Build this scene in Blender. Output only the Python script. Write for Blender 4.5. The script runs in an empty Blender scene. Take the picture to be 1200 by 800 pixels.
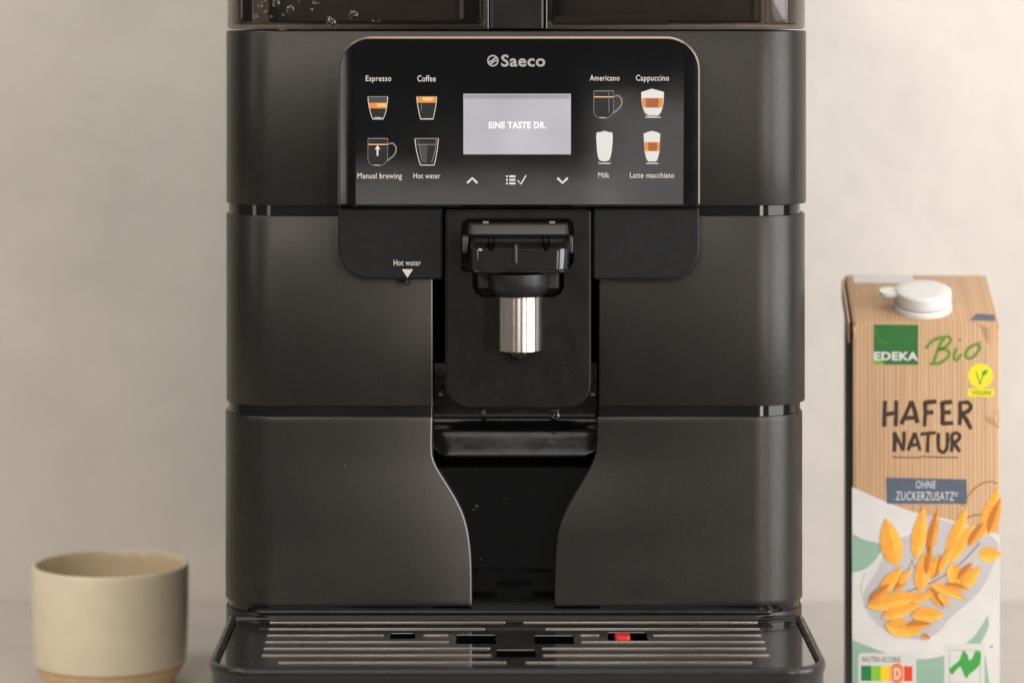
import bpy, bmesh, math, random
from mathutils import Vector, Matrix
random.seed(7)
C = bpy.context.scene.collection
SC = bpy.context.scene

# ------------------------------------------------------------------ camera, world, lights, exposure
F = 3500.0            # focal length in photo pixels (105 mm on a 36 mm sensor, 1200 px wide)
D = 1.47              # camera to the machine's front plane (Y = 0)
VX, VY = 585.0, 10.0  # where the level optical axis meets the photo
XC, ZC = -0.0084, 0.38346
cam = bpy.data.cameras.new('camera'); co = bpy.data.objects.new('camera', cam); C.objects.link(co)
co.location = (XC, -D, ZC); co.rotation_euler = (math.radians(90), 0, 0)
cam.sensor_width = 36; cam.lens = F / 1200 * 36
cam.shift_x = (600 - VX) / 1200; cam.shift_y = -(400 - VY) / 1200
cam.clip_start = 0.05; cam.clip_end = 50
cam.dof.use_dof = True; cam.dof.focus_distance = D - 0.012; cam.dof.aperture_fstop = 5.6
SC.camera = co

w = bpy.data.worlds.new('World'); SC.world = w; w.use_nodes = True
bg = w.node_tree.nodes['Background']
bg.inputs['Color'].default_value = (1.0, 0.97, 0.93, 1); bg.inputs['Strength'].default_value = 0.15

def area(name, loc, target, sx, sy, power, color):
    l = bpy.data.lights.new(name, 'AREA'); l.shape = 'RECTANGLE'; l.size = sx; l.size_y = sy
    l.energy = power; l.color = color
    o = bpy.data.objects.new(name, l); C.objects.link(o); o.location = loc
    d = Vector(target) - Vector(loc); o.rotation_euler = d.to_track_quat('-Z', 'Y').to_euler()
    return o
area('window_light', (1.95, -1.0, 0.55), (0.1, 0.1, 0.25), 1.5, 2.0, 54, (0.93, 0.96, 1.0))
area('unseen_warm_strip', (1.22, -2.35, 0.40), (0.1, 0.1, 0.25), 0.28, 1.7, 18, (1.0, 0.93, 0.85))
area('ceiling_light', (0.40, -0.42, 1.75), (0.2, 0.25, 0.2), 1.4, 0.7, 9, (1.0, 0.96, 0.91))
area('front_fill', (-0.55, -3.2, 1.45), (-0.1, 0, 0.2), 1.5, 0.8, 20, (1.0, 0.97, 0.92))  # unseen fill added behind the camera for the cup and the recess
area('ceiling_light', (-1.35, -1.3, 1.85), (-0.2, 0.2, 0.1), 0.9, 0.7, 16, (1.0, 0.95, 0.88))
area('left_light', (-1.9, -1.2, 0.8), (-0.1, 0.1, 0.15), 0.3, 1.0, 3, (0.93, 1.0, 0.93))
area('unseen_warm_strip', (-1.15, -2.6, 0.5), (-0.1, 0, 0.25), 0.3, 0.8, 2.5, (1.0, 0.95, 0.88))  # unseen dim strip, added for a grey band on the panel's left edge
area('panel_reflection_fill', (-0.04, -3.0, 0.02), (-0.02, 0, 0.3), 0.42, 0.24, 0.75, (1.0, 0.93, 0.86))  # unseen, added so the control panel's lower part mirrors grey
area('panel_reflection_fill', (0.29, -3.0, 0.13), (0.05, 0, 0.3), 0.30, 0.24, 0.55, (1.0, 0.94, 0.90))  # second added source, mirrored in the panel's right side

vs = SC.view_settings
vs.view_transform = 'Standard'; vs.look = 'None'; vs.exposure = 0.12; vs.gamma = 1.0; vs.use_curve_mapping = False

# ------------------------------------------------------------------ helpers
def lin(c):
    return tuple(((v / 255) / 12.92 if v / 255 <= 0.04045 else ((v / 255 + 0.055) / 1.055) ** 2.4) for v in c) + (1,)
MATS = {}
def mat(name, col, rough=0.5, metal=0.0, spec=0.5, var=0.0, vscale=600, bump=0.0, bscale=900, rvar=0.0, rscale=40,
        trans=0.0, ior=1.45, emit=None, estr=0.0, coat=0.0, srgb=True, aniso=0.0):
    m = bpy.data.materials.new(name); m.use_nodes = True
    nt = m.node_tree; b = nt.nodes['Principled BSDF']
    c = lin(col) if srgb else tuple(col) + (1,)
    b.inputs['Base Color'].default_value = c
    b.inputs['Roughness'].default_value = rough; b.inputs['Metallic'].default_value = metal
    b.inputs['Specular IOR Level'].default_value = spec; b.inputs['IOR'].default_value = ior
    b.inputs['Transmission Weight'].default_value = trans; b.inputs['Coat Weight'].default_value = coat
    b.inputs['Coat Roughness'].default_value = 0.05; b.inputs['Anisotropic'].default_value = aniso
    if emit: b.inputs['Emission Color'].default_value = lin(emit); b.inputs['Emission Strength'].default_value = estr
    tc = nt.nodes.new('ShaderNodeTexCoord')
    def noise(sc, det=3):
        n = nt.nodes.new('ShaderNodeTexNoise'); n.inputs['Scale'].default_value = sc; n.inputs['Detail'].default_value = det
        nt.links.new(tc.outputs['Object'], n.inputs['Vector']); return n
    if var:
        n = noise(vscale); mr = nt.nodes.new('ShaderNodeMapRange')
        mr.inputs['From Min'].default_value = 0.3; mr.inputs['From Max'].default_value = 0.7
        mr.inputs['To Min'].default_value = 1 - var; mr.inputs['To Max'].default_value = 1 + var
        nt.links.new(n.outputs['Fac'], mr.inputs['Value'])
        mx = nt.nodes.new('ShaderNodeMix'); mx.data_type = 'RGBA'; mx.blend_type = 'MULTIPLY'; mx.inputs[0].default_value = 1
        mx.inputs[6].default_value = c; nt.links.new(mr.outputs[0], mx.inputs[7]); nt.links.new(mx.outputs[2], b.inputs['Base Color'])
    if rvar:
        n = noise(rscale, 5); mr = nt.nodes.new('ShaderNodeMapRange')
        mr.inputs['From Min'].default_value = 0.35; mr.inputs['From Max'].default_value = 0.7
        mr.inputs['To Min'].default_value = rough; mr.inputs['To Max'].default_value = rough + rvar
        nt.links.new(n.outputs['Fac'], mr.inputs['Value']); nt.links.new(mr.outputs[0], b.inputs['Roughness'])
    if bump:
        n = noise(bscale, 3); bp = nt.nodes.new('ShaderNodeBump'); bp.inputs['Strength'].default_value = bump
        bp.inputs['Distance'].default_value = 0.001
        nt.links.new(n.outputs['Fac'], bp.inputs['Height']); nt.links.new(bp.outputs[0], b.inputs['Normal'])
    MATS[name] = m
    return m

def P(px, py, Y=0.0):
    """world point that the photo shows at pixel (px, py) when it lies at depth Y"""
    d = D + Y
    return Vector((XC + (px - VX) * d / F, Y, ZC - (py - VY) * d / F))
def X(px, Y=0.0): return P(px, 0, Y).x
def Z(py, Y=0.0): return P(0, py, Y).z

def mesh_obj(name, me, mats, parent=None, smooth=None):
    if not isinstance(mats, (list, tuple)): mats = [mats]
    for m in mats: me.materials.append(MATS[m] if isinstance(m, str) else m)
    if smooth is not None:
        me.shade_smooth(); me.set_sharp_from_angle(angle=math.radians(smooth))
    o = bpy.data.objects.new(name, me); C.objects.link(o)
    if parent: o.parent = parent
    return o
def from_py(name, vs_, fs, mats, parent=None, smooth=40, fix=True):
    me = bpy.data.meshes.new(name); me.from_pydata([tuple(v) for v in vs_], [], fs); me.update()
    if fix:
        bm = bmesh.new(); bm.from_mesh(me); bmesh.ops.remove_doubles(bm, verts=bm.verts, dist=1e-7)
        bmesh.ops.recalc_face_normals(bm, faces=bm.faces); bm.to_mesh(me); bm.free()
    return mesh_obj(name, me, mats, parent, smooth)
def empty(name, loc=(0, 0, 0), parent=None):
    o = bpy.data.objects.new(name, None); C.objects.link(o); o.location = loc; o.empty_display_size = 0.02
    if parent: o.parent = parent
    return o
def tag(o, label, cat, group=None):
    o['label'] = label; o['category'] = cat
    if group: o['group'] = group
    return o

def loft(name, rings, mats, parent=None, caps=(True, True), smooth=40, closed=True):
    vs_, fs = [], []
    n = len(rings[0])
    for r in rings: vs_ += list(r)
    for i in range(len(rings) - 1):
        for k in range(n if closed else n - 1):
            a, b = i * n + k, i * n + (k + 1) % n
            fs.append((a, b, b + n, a + n))
    if caps[0]: fs.append(tuple(range(n))[::-1])
    if caps[1]: fs.append(tuple((len(rings) - 1) * n + k for k in range(n)))
    return from_py(name, vs_, fs, mats, parent, smooth)
def rrect(x0, x1, y0, y1, r, n=8):
    """rounded rectangle, counter-clockwise; r one radius or four (x0y0, x1y0, x1y1, x0y1)"""
    if not isinstance(r, (list, tuple)): r = [r] * 4
    out = []
    for (cx, cy, a0), rr in zip(((x0, y0, 180), (x1, y0, 270), (x1, y1, 0), (x0, y1, 90)), r):
        sx = 1 if cx == x0 else -1; sy = 1 if cy == y0 else -1
        rr = max(rr, 1e-5)
        for k in range(n + 1):
            a = math.radians(a0 + 90 * k / n)
            out.append((cx + sx * rr + rr * math.cos(a), cy + sy * rr + rr * math.sin(a)))
    return out
def offset(poly, d):
    n = len(poly); out = []
    for i in range(n):
        p0, p1, p2 = Vector(poly[i - 1]), Vector(poly[i]), Vector(poly[(i + 1) % n])
        e1 = (p1 - p0); e2 = (p2 - p1)
        if e1.length < 1e-9 or e2.length < 1e-9: e1 = e1 if e1.length > 1e-9 else e2; e2 = e2 if e2.length > 1e-9 else e1
        n1 = Vector((-e1.y, e1.x)).normalized(); n2 = Vector((-e2.y, e2.x)).normalized()
        m = n1 + n2
        m = m.normalized() if m.length > 1e-6 else n1
        k = d / max(0.35, m.dot(n1))
        out.append((p1.x + m.x * k, p1.y + m.y * k))
    return out
def plate(name, outer, steps, mats, parent=None, holes=(), axis='Y', smooth=35, hole_depth=None, hole_mat=0, edge_mat=0, edge_rings=(), cuts=(), warp=None, edge_top=False):
    """a slab: outline(s) in XZ (axis Y) or XY (axis Z); steps = [(inset, level)...] from the back to the front face"""
    bm = bmesh.new()
    def pt(p, l): return (p[0], l, p[1]) if axis == 'Y' else (p[0], p[1], l)
    rings = []
    for ins, lv in steps:
        q = offset(outer, ins) if ins else outer
        rings.append([bm.verts.new(pt(p, lv)) for p in q])
    for i, (a, b) in enumerate(zip(rings, rings[1:])):
        n = len(a)
        for k in range(n):
            f = bm.faces.new((a[k], a[(k + 1) % n], b[(k + 1) % n], b[k]))
            if i in edge_rings and not (edge_top and k < 25): f.material_index = edge_mat
    if not holes: bm.faces.new(rings[0][::-1])
    top = rings[-1]; lv = steps[-1][1]
    if not holes: bm.faces.new(top)
    else:
        edges = []
        n = len(top)
        for k in range(n): edges.append(bm.edges.get((top[k], top[(k + 1) % n])) or bm.edges.new((top[k], top[(k + 1) % n])))
        for h in holes:
            c = 0.0002
            ho = [bm.verts.new(pt(p, lv)) for p in offset(h, -c)]
            hs = [bm.verts.new(pt(p, lv + c * (1 if axis == 'Y' else -1))) for p in h]
            hb = [bm.verts.new(pt(p, hole_depth)) for p in h]
            m = len(h)
            for k in range(m):
                edges.append(bm.edges.new((ho[k], ho[(k + 1) % m])))
            for k in range(m):
                k2 = (k + 1) % m
                bm.faces.new((ho[k], ho[k2], hs[k2], hs[k])); bm.faces.new((hs[k], hs[k2], hb[k2], hb[k])).material_index = hole_mat
            bm.faces.new(hb).material_index = hole_mat
        bmesh.ops.triangle_fill(bm, use_beauty=True, use_dissolve=False, edges=edges)
    bmesh.ops.recalc_face_normals(bm, faces=bm.faces)
    for e in bm.edges:
        e.smooth = len(e.link_faces) == 2 and e.calc_face_angle(9) < math.radians(smooth)
    n = len(top)
    for k in range(n):
        e = bm.edges.get((top[k], top[(k + 1) % n]))
        if e: e.smooth = False
    for x in cuts:
        bmesh.ops.bisect_plane(bm, geom=bm.verts[:] + bm.edges[:] + bm.faces[:], dist=1e-7, plane_co=(x, 0, 0), plane_no=(1, 0, 0))
    if warp:
        for v in bm.verts: v.co = warp(v.co)
    for f in bm.faces: f.smooth = True
    me = bpy.data.meshes.new(name); bm.to_mesh(me); bm.free()
    return mesh_obj(name, me, mats, parent, None)
def lathe(name, prof, loc, mats, parent=None, n=64, smooth=40, idx=None):
    vs_, fs, mi = [], [], []
    for r, z in prof:
        for k in range(n):
            a = 2 * math.pi * k / n
            vs_.append((r * math.cos(a), r * math.sin(a), z))
    for i in range(len(prof) - 1):
        for k in range(n):
            a, b = i * n + k, i * n + (k + 1) % n
            fs.append((a, b, b + n, a + n)); mi.append(idx[i] if idx else 0)
    o = from_py(name, vs_, fs, mats, parent, smooth, fix=False)
    for p, i in zip(o.data.polygons, mi): p.material_index = i
    o.location = loc
    return o
def bx(name, x0, x1, y0, y1, z0, z1, m, parent=None, r=0.001, b=0.0006):
    ring = rrect(x0, x1, y0, y1, r, 4)
    return plate(name, ring, [(b, z0), (0, z0 + b), (0, z1 - b), (b * .3, z1 - b * .3), (b, z1)], m, parent, axis='Z')
def capsule(name, a, b, r, m, parent=None, n=8, flat=1.0):
    """round-ended bar from a to b (vectors), r its radius, flat = squash along Z"""
    a, b = Vector(a), Vector(b); d = (b - a).normalized(); L = (b - a).length
    u = d.orthogonal().normalized(); v = d.cross(u)
    rings = []
    prof = [(0.02, -1), (.5, -.87), (.87, -.5), (1, 0)]
    ss = [(k, t * r) for k, t in prof] + [(k, L - t * r) for k, t in prof[::-1]]
    for k, t in ss:
        ring = []
        for i in range(n):
            an = 2 * math.pi * i / n
            q = (u * math.cos(an) + v * math.sin(an)) * (r * k)
            q.z *= flat
            ring.append(a + d * t + q)
        rings.append(ring)
    return loft(name, rings, m, parent, smooth=60)

class Print:
    """flat printed marks: polygons and ribbons in photo pixels laid on a surface by a mapping function"""
    def __init__(s, fn): s.fn = fn; s.v = []; s.f = []; s.m = []; s.mats = []; s.lv = 0
    def _mi(s, m):
        if m not in s.mats: s.mats.append(m)
        return s.mats.index(m)
    def poly(s, pts, m, layer=None):
        if layer is None: s.lv += 1; layer = s.lv
        i = len(s.v); s.v += [s.fn(x, y, layer) for x, y in pts]; s.f.append(tuple(range(i, i + len(pts)))); s.m.append(s._mi(m))
    def ribbon(s, pts, w, m, closed=False, layer=None, taper=False):
        if layer is None: s.lv += 1; layer = s.lv
        n = len(pts); L, R = [], []
        for k in range(n):
            p = Vector(pts[k]); a = Vector(pts[k - 1]) if (k or closed) else p; b = Vector(pts[(k + 1) % n]) if (k < n - 1 or closed) else p
            t = (b - a); t = t.normalized() if t.length else Vector((1, 0))
            nn = Vector((-t.y, t.x))
            ww = (w[k] if isinstance(w, (list, tuple)) else w) / 2
            L.append(p + nn * ww); R.append(p - nn * ww)
        i = len(s.v); s.v += [s.fn(q.x, q.y, layer) for q in L] + [s.fn(q.x, q.y, layer) for q in R]
        for k in range(n if closed else n - 1):
            k2 = (k + 1) % n
            s.f.append((i + k, i + k2, i + n + k2, i + n + k)); s.m.append(s._mi(m))
    def build(s, name, parent):
        o = from_py(name, s.v, s.f, s.mats, parent, smooth=None, fix=False)
        for p, i in zip(o.data.polygons, s.m): p.material_index = i
        return o
def spline(pts, n=8, closed=False):
    out = []; N = len(pts)
    for i in range(N if closed else N - 1):
        if closed: p0, p1, p2, p3 = pts[i - 1], pts[i], pts[(i + 1) % N], pts[(i + 2) % N]
        else: p0, p1, p2, p3 = pts[max(i - 1, 0)], pts[i], pts[i + 1], pts[min(i + 2, N - 1)]
        for k in range(n):
            t = k / n
            out.append(tuple(0.5 * ((2 * p1[j]) + (-p0[j] + p2[j]) * t + (2 * p0[j] - 5 * p1[j] + 4 * p2[j] - p3[j]) * t * t
                             + (-p0[j] + 3 * p1[j] - 3 * p2[j] + p3[j]) * t ** 3) for j in (0, 1)))
    if not closed: out.append(tuple(pts[-1]))
    return out
def lettering(name, body, x0, x1, ytop, ybot, fn, m, parent, bold=0.0, layer=1, shear=0.0):
    """a line of type fitted into the photo-pixel box x0..x1, ytop..ybot"""
    cu = bpy.data.curves.new(name, 'FONT'); cu.body = body; cu.offset = bold; cu.resolution_u = 3; cu.space_character = 1.06; cu.shear = shear
    to = bpy.data.objects.new(name, cu); C.objects.link(to)
    bpy.context.view_layer.update()
    me = bpy.data.meshes.new_from_object(to.evaluated_get(bpy.context.evaluated_depsgraph_get()))
    bpy.data.objects.remove(to); bpy.data.curves.remove(cu)
    xs = [v.co.x for v in me.vertices]; ys = [v.co.y for v in me.vertices]
    a, b, c, d = min(xs), max(xs), min(ys), max(ys)
    for v in me.vertices:
        v.co = fn(x0 + (v.co.x - a) / (b - a) * (x1 - x0), ybot - (v.co.y - c) / (d - c) * (ybot - ytop), layer)
    me.name = name
    return mesh_obj(name, me, m, parent)

# ------------------------------------------------------------------ materials
mat('wall_plaster', (211, 203, 193), 0.85, spec=0.25, var=0.055, vscale=13, bump=1.0, bscale=75)
mat('counter', (212, 204, 195), 0.5, spec=0.4, var=0.03, vscale=30)
mat('satin_panel', (58, 55, 52), 0.33, metal=0.75, var=0.10, vscale=650, bump=0.04, bscale=1500, rvar=0.06, rscale=25)
mat('gloss_black', (9, 9, 9), 0.04, spec=0.45, rvar=0.06, rscale=60)
mat('recess_plastic', (12, 11, 11), 0.09, spec=0.24, rvar=0.08, rscale=40, bump=0.15, bscale=45)
mat('panel_black', (9, 9, 10), 0.03, spec=0.5, rvar=0.06, rscale=18, bump=0.10, bscale=13)
mat('panel_edge_glint', (140, 124, 108), 0.35, metal=0.9)  # chamfer highlight strengthened by a pale metal colour
mat('plate_edge', (88, 85, 82), 0.3, metal=0.5)
mat('seam_gloss', (52, 50, 48), 0.09, metal=0.8)
mat('edge_glint', (112, 108, 104), 0.35, metal=0.8)  # bright line of light along the left cut-outs, put in as colour
mat('edge_black', (24, 22, 21), 0.18, spec=0.6)
mat('matte_black', (17, 17, 18), 0.40, spec=0.3, var=0.3, vscale=260, rvar=0.15, rscale=60, bump=0.03)
mat('plate_black', (14, 14, 14), 0.30, spec=0.28, var=0.5, vscale=160, rvar=0.2, rscale=70, bump=0.03)
mat('void_black', (2, 2, 2), 0.8, spec=0.05)
mat('spout_plastic', (25, 25, 21), 0.10, spec=1.0, rvar=0.1, rscale=80)
mat('spout_grey', (56, 52, 49), 0.35, metal=0.3)
mat('spout_dark', (28, 28, 28), 0.4)
mat('steel', (226, 216, 204), 0.17, metal=1.0, bump=0.02, bscale=2000)
mat('tray_black', (46, 43, 41), 0.06, spec=0.8, coat=0.9, var=0.35, vscale=220, rvar=0.16, rscale=60)
mat('tray_rim', (30, 28, 27), 0.24, spec=0.6, rvar=0.1, rscale=80)
mat('tray_bar', (160, 153, 146), 0.25, metal=0.9)
mat('trim_bar', (120, 112, 104), 0.22, metal=0.8)
mat('red_plastic', (205, 40, 42), 0.35)
def smoked_material():
    m = bpy.data.materials.new('smoked'); m.use_nodes = True; nt = m.node_tree; nt.nodes.clear()
    o = nt.nodes.new('ShaderNodeOutputMaterial'); mx = nt.nodes.new('ShaderNodeMixShader'); fr = nt.nodes.new('ShaderNodeLayerWeight')
    t = nt.nodes.new('ShaderNodeBsdfTransparent'); g = nt.nodes.new('ShaderNodeBsdfGlossy')
    t.inputs['Color'].default_value = lin((216, 211, 207)); g.inputs['Roughness'].default_value = 0.04
    pw = nt.nodes.new('ShaderNodeMath'); pw.operation = 'POWER'; pw.inputs[1].default_value = 4.5
    ad = nt.nodes.new('ShaderNodeMath'); ad.operation = 'MULTIPLY_ADD'; ad.inputs[1].default_value = 0.9; ad.inputs[2].default_value = 0.045
    nt.links.new(fr.outputs['Facing'], pw.inputs[0]); nt.links.new(pw.outputs[0], ad.inputs[0]); nt.links.new(ad.outputs[0], mx.inputs[0]); nt.links.new(t.outputs[0], mx.inputs[1]); nt.links.new(g.outputs[0], mx.inputs[2]); nt.links.new(mx.outputs[0], o.inputs['Surface'])
    MATS['smoked'] = m
smoked_material()
mat('highlight_streak', (196, 186, 180), 0.15, metal=0.3)  # pale colour standing in for bright reflections in the plastic
mat('smoked_inner', (74, 70, 66), 0.4, metal=0.3, var=0.2, vscale=60)
mat('droplet', (250, 250, 250), 0.02, trans=1.0, ior=1.33)
mat('print_light', (205, 198, 190), 0.5)
mat('print_dim', (120, 116, 112), 0.5)
mat('print_grey', (160, 158, 156), 0.4, metal=0.3)
mat('print_line', (140, 136, 130), 0.5)
mat('print_white', (202, 198, 193), 0.5)
mat('print_glass', (62, 60, 58), 0.5)
mat('print_dark', (16, 13, 11), 0.5)
mat('print_crema', (206, 126, 48), 0.5)
mat('print_crema_light', (240, 178, 98), 0.5)
mat('print_brown', (150, 84, 40), 0.5)
mat('screen', (20, 20, 22), 0.2, emit=(186, 183, 188), estr=0.95)
mat('screen_band', (20, 20, 22), 0.2, emit=(160, 156, 162), estr=0.95)
mat('screen_text', (20, 20, 22), 0.2, emit=(255, 255, 255), estr=1.0)
for nm, st in (('screen', .95), ('screen_band', .95)):      # uneven backlight
    nt = MATS[nm].node_tree; n_ = nt.nodes.new('ShaderNodeTexNoise'); t_ = nt.nodes.new('ShaderNodeTexCoord'); r_ = nt.nodes.new('ShaderNodeMapRange')
    n_.inputs['Scale'].default_value = 38; n_.inputs['Detail'].default_value = 1
    r_.inputs['From Min'].default_value = .3; r_.inputs['From Max'].default_value = .7; r_.inputs['To Min'].default_value = st * .88; r_.inputs['To Max'].default_value = st * 1.06
    nt.links.new(t_.outputs['Object'], n_.inputs['Vector']); nt.links.new(n_.outputs['Fac'], r_.inputs['Value']); nt.links.new(r_.outputs[0], nt.nodes['Principled BSDF'].inputs['Emission Strength'])
# carton
def kraft_material():
    m = mat('kraft', (214, 170, 122), 0.38, spec=0.4, bump=0.5, bscale=28)
    nt = m.node_tree; b = nt.nodes['Principled BSDF']
    tc = nt.nodes.new('ShaderNodeTexCoord'); mp = nt.nodes.new('ShaderNodeMapping')
    mp.inputs['Scale'].default_value = (1, 0.0, 0.02); nt.links.new(tc.outputs['Object'], mp.inputs['Vector'])
    n = nt.nodes.new('ShaderNodeTexNoise'); n.inputs['Scale'].default_value = 700; n.inputs['Detail'].default_value = 2
    nt.links.new(mp.outputs[0], n.inputs['Vector'])
    wv = nt.nodes.new('ShaderNodeTexWave'); wv.inputs['Scale'].default_value = 150; wv.inputs['Distortion'].default_value = 1.2
    wv.inputs['Detail'].default_value = 2
    nt.links.new(mp.outputs[0], wv.inputs['Vector'])
    mm = nt.nodes.new('ShaderNodeMath'); mm.operation = 'MULTIPLY_ADD'; mm.inputs[1].default_value = 0.35
    nt.links.new(wv.outputs['Fac'], mm.inputs[0]); nt.links.new(n.outputs['Fac'], mm.inputs[2])
    cr = nt.nodes.new('ShaderNodeValToRGB')
    cr.color_ramp.elements[0].position = 0.38; cr.color_ramp.elements[0].color = lin((170, 132, 98))
    cr.color_ramp.elements[1].position = 0.9; cr.color_ramp.elements[1].color = lin((198, 161, 124))
    nt.links.new(mm.outputs[0], cr.inputs[0]); nt.links.new(cr.outputs[0], b.inputs['Base Color'])
kraft_material()
mat('carton_side_shaded', (40, 48, 40), 0.5)  # dark green print, with the side's shade put into the colour
mat('carton_white', (206, 201, 196), 0.40, var=0.06, vscale=50, bump=0.5, bscale=28)
mat('carton_grey', (182, 177, 176), 0.42, var=0.05, vscale=90)
mat('carton_mint', (138, 168, 148), 0.42, var=0.05, vscale=60)
mat('carton_green', (40, 102, 44), 0.42)
mat('carton_lime', (112, 158, 44), 0.42)
mat('carton_olive', (96, 134, 34), 0.42)
mat('carton_yellow', (222, 206, 36), 0.42)
mat('carton_ink', (52, 34, 22), 0.5)
mat('carton_slate', (80, 90, 104), 0.42, var=0.08, vscale=200)
mat('oat', (242, 178, 72), 0.42, var=0.12, vscale=180)
mat('oat_dark', (228, 156, 54), 0.42, var=0.1, vscale=180)
mat('oat_brown', (186, 110, 40), 0.42)
mat('stalk', (150, 98, 48), 0.5)
mat('score_green', (20, 120, 66), 0.4); mat('score_lime', (130, 186, 50), 0.4); mat('score_yellow', (250, 196, 20), 0.4)
mat('score_orange', (232, 116, 28), 0.4); mat('score_red', (220, 60, 36), 0.4)
mat('eco_green', (60, 150, 60), 0.4)
mat('cap_white', (222, 219, 214), 0.35)
mat('ceramic', (230, 215, 188), 0.22, spec=0.5, var=0.03, vscale=90, bump=0.12, bscale=60)
mat('ceramic_in', (208, 188, 156), 0.10, spec=0.5)
mat('ceramic_raw', (224, 194, 150), 0.7, var=0.05, vscale=200)
mat('ceramic_line', (200, 152, 102), 0.5)

# ------------------------------------------------------------------ setting
YW = 0.46
wall = from_py('wall', [(-3, YW, -0.9), (3, YW, -0.9), (3, YW, 2.6), (-3, YW, 2.6)], [(0, 1, 2, 3)], 'wall_plaster', smooth=None, fix=False)
wall['kind'] = 'structure'
ct = bx('countertop', -1.0, 1.0, -0.22, YW - 0.001, -0.035, 0.0, 'counter', r=0.003, b=0.003); ct['kind'] = 'structure'

# ------------------------------------------------------------------ coffee machine
CM = tag(empty('coffee_machine'), 'dark grey bean-to-cup coffee machine with lit display and drip tray', 'coffee machine')
RC = 0.027
def half_width(pxl, pxr, Y=0.020): return X(pxl, Y), X(pxr, Y)
def tier_path(xl, xr, r, i, yback=0.40, n=14):
    pts = [(xl + i, yback), (xl + i, r)]
    for k in range(1, n + 1):
        a = math.radians(180 + 90 * k / n); pts.append((xl + r + (r - i) * math.cos(a), r + (r - i) * math.sin(a)))
    q = [(xr + xl - x, y) for x, y in pts][::-1]
    return pts, q
def rows_for(z0, z1, b, lip):
    return [(z1, lip), (z1, b), (z1 - b * .3, b * .3), (z1 - b, 0), (z0 + b, 0), (z0 + b * .3, b * .3), (z0, b), (z0, lip)]
def shell_full(name, xl, xr, z0, z1, m, parent, base=0.0, b=0.0006, lip=0.006, rc=RC, yback=0.40):
    rings = []
    for z, i in rows_for(z0, z1, b, lip):
        p, q = tier_path(xl, xr, rc, base + i, yback)
        rings.append([(x, y, z) for x, y in p + q])
    return loft(name, rings, m, parent, caps=(False, False), closed=False)
def shell_half(name, side, xl, xr, z0, z1, inner, m, parent, base=0.0, b=0.0006, lip=0.006, nz=2, deep=0.034):
    """one half of a tier; inner(z) gives the x of its inner edge"""
    zs = rows_for(z0, z1, b, lip)
    mid = [(zs[3][0] + (zs[4][0] - zs[3][0]) * k / nz, 0) for k in range(1, nz)]
    rings = []
    for z, i in zs[:4] + mid + zs[4:]:
        p, q = tier_path(xl, xr, RC, base + i)
        xi = inner(z); s = 1 if side == 'left' else -1; bb = 0.0009
        e = [(xi - s * bb, base + i), (xi - s * bb * .3, base + i + bb * .3), (xi, base + i + bb), (xi, max(deep, base + i + bb + .001))]
        pts = p + e if side == 'left' else e[::-1] + q
        rings.append([(x, y, z) for x, y in pts])
    o = loft(name, rings, [m, 'edge_glint'], parent, caps=(False, False), closed=False)
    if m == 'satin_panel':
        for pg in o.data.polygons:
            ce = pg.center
            if side == 'left' and .15 < pg.normal.x < .97 and ce.x > -.06 and abs(pg.normal.z) < .4 and ce.y < .0015: pg.material_index = 1  # painted highlight, on bevels of the left halves only
    return o
UL, UR = half_width(264, 946); ML, MR = half_width(264, 944.5); LL, LR = half_width(263, 941.5)
XI0, XI1 = X(507.5), X(701.5)
# dark inner housing, seen in the seams
shell_half('inner_housing', 'left', ML, LR, 0.002, Z(36), lambda z: XI0, 'seam_gloss', CM, base=0.0010)
shell_half('inner_housing', 'right', ML, LR, 0.002, Z(36), lambda z: XI1, 'seam_gloss', CM, base=0.0010)
bx('back_panel', ML + .002, MR - .002, 0.395, 0.405, 0.002, Z(36), 'matte_black', CM)
# the three tiers of satin cladding
def full_plus_notch(): pass
shell_full('upper_front_panel', UL, UR, Z(241), Z(36.5), 'satin_panel', CM)
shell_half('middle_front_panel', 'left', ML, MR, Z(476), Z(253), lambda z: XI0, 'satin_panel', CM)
shell_half('middle_front_panel', 'right', ML, MR, Z(476), Z(253), lambda z: XI1, 'satin_panel', CM)
def curve_fn(pts):
    sp = spline(pts, 12)
    def f(z):
        py = (ZC - z) * F / D + VY
        if py <= sp[0][1]: return X(sp[0][0])
        for a, b in zip(sp, sp[1:]):
            if a[1] <= py <= b[1]: return X(a[0] + (b[0] - a[0]) * (py - a[1]) / max(1e-6, b[1] - a[1]))
        return X(sp[-1][0])
    return f
cutL = curve_fn([(507, 488), (506.5, 515), (507, 533), (512, 547), (523, 565), (535, 585), (544, 605), (549, 625), (552, 650), (553, 680), (553, 712)])
cutR = curve_fn([(699.5, 488), (699.5, 515), (697.5, 533), (692, 547), (682, 565), (670, 585), (660, 605), (653.5, 625), (651, 650), (650, 680), (649.5, 712)])
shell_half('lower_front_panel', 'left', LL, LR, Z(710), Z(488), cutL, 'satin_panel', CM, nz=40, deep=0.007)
shell_half('lower_front_panel', 'right', LL, LR, Z(710), Z(488), cutR, 'satin_panel', CM, nz=40, deep=0.007)
# base below the lowest seam
shell_full('base', LL + .0003, LR - .0003, 0.002, Z(718.5), 'satin_panel', CM, lip=0.004)

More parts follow.
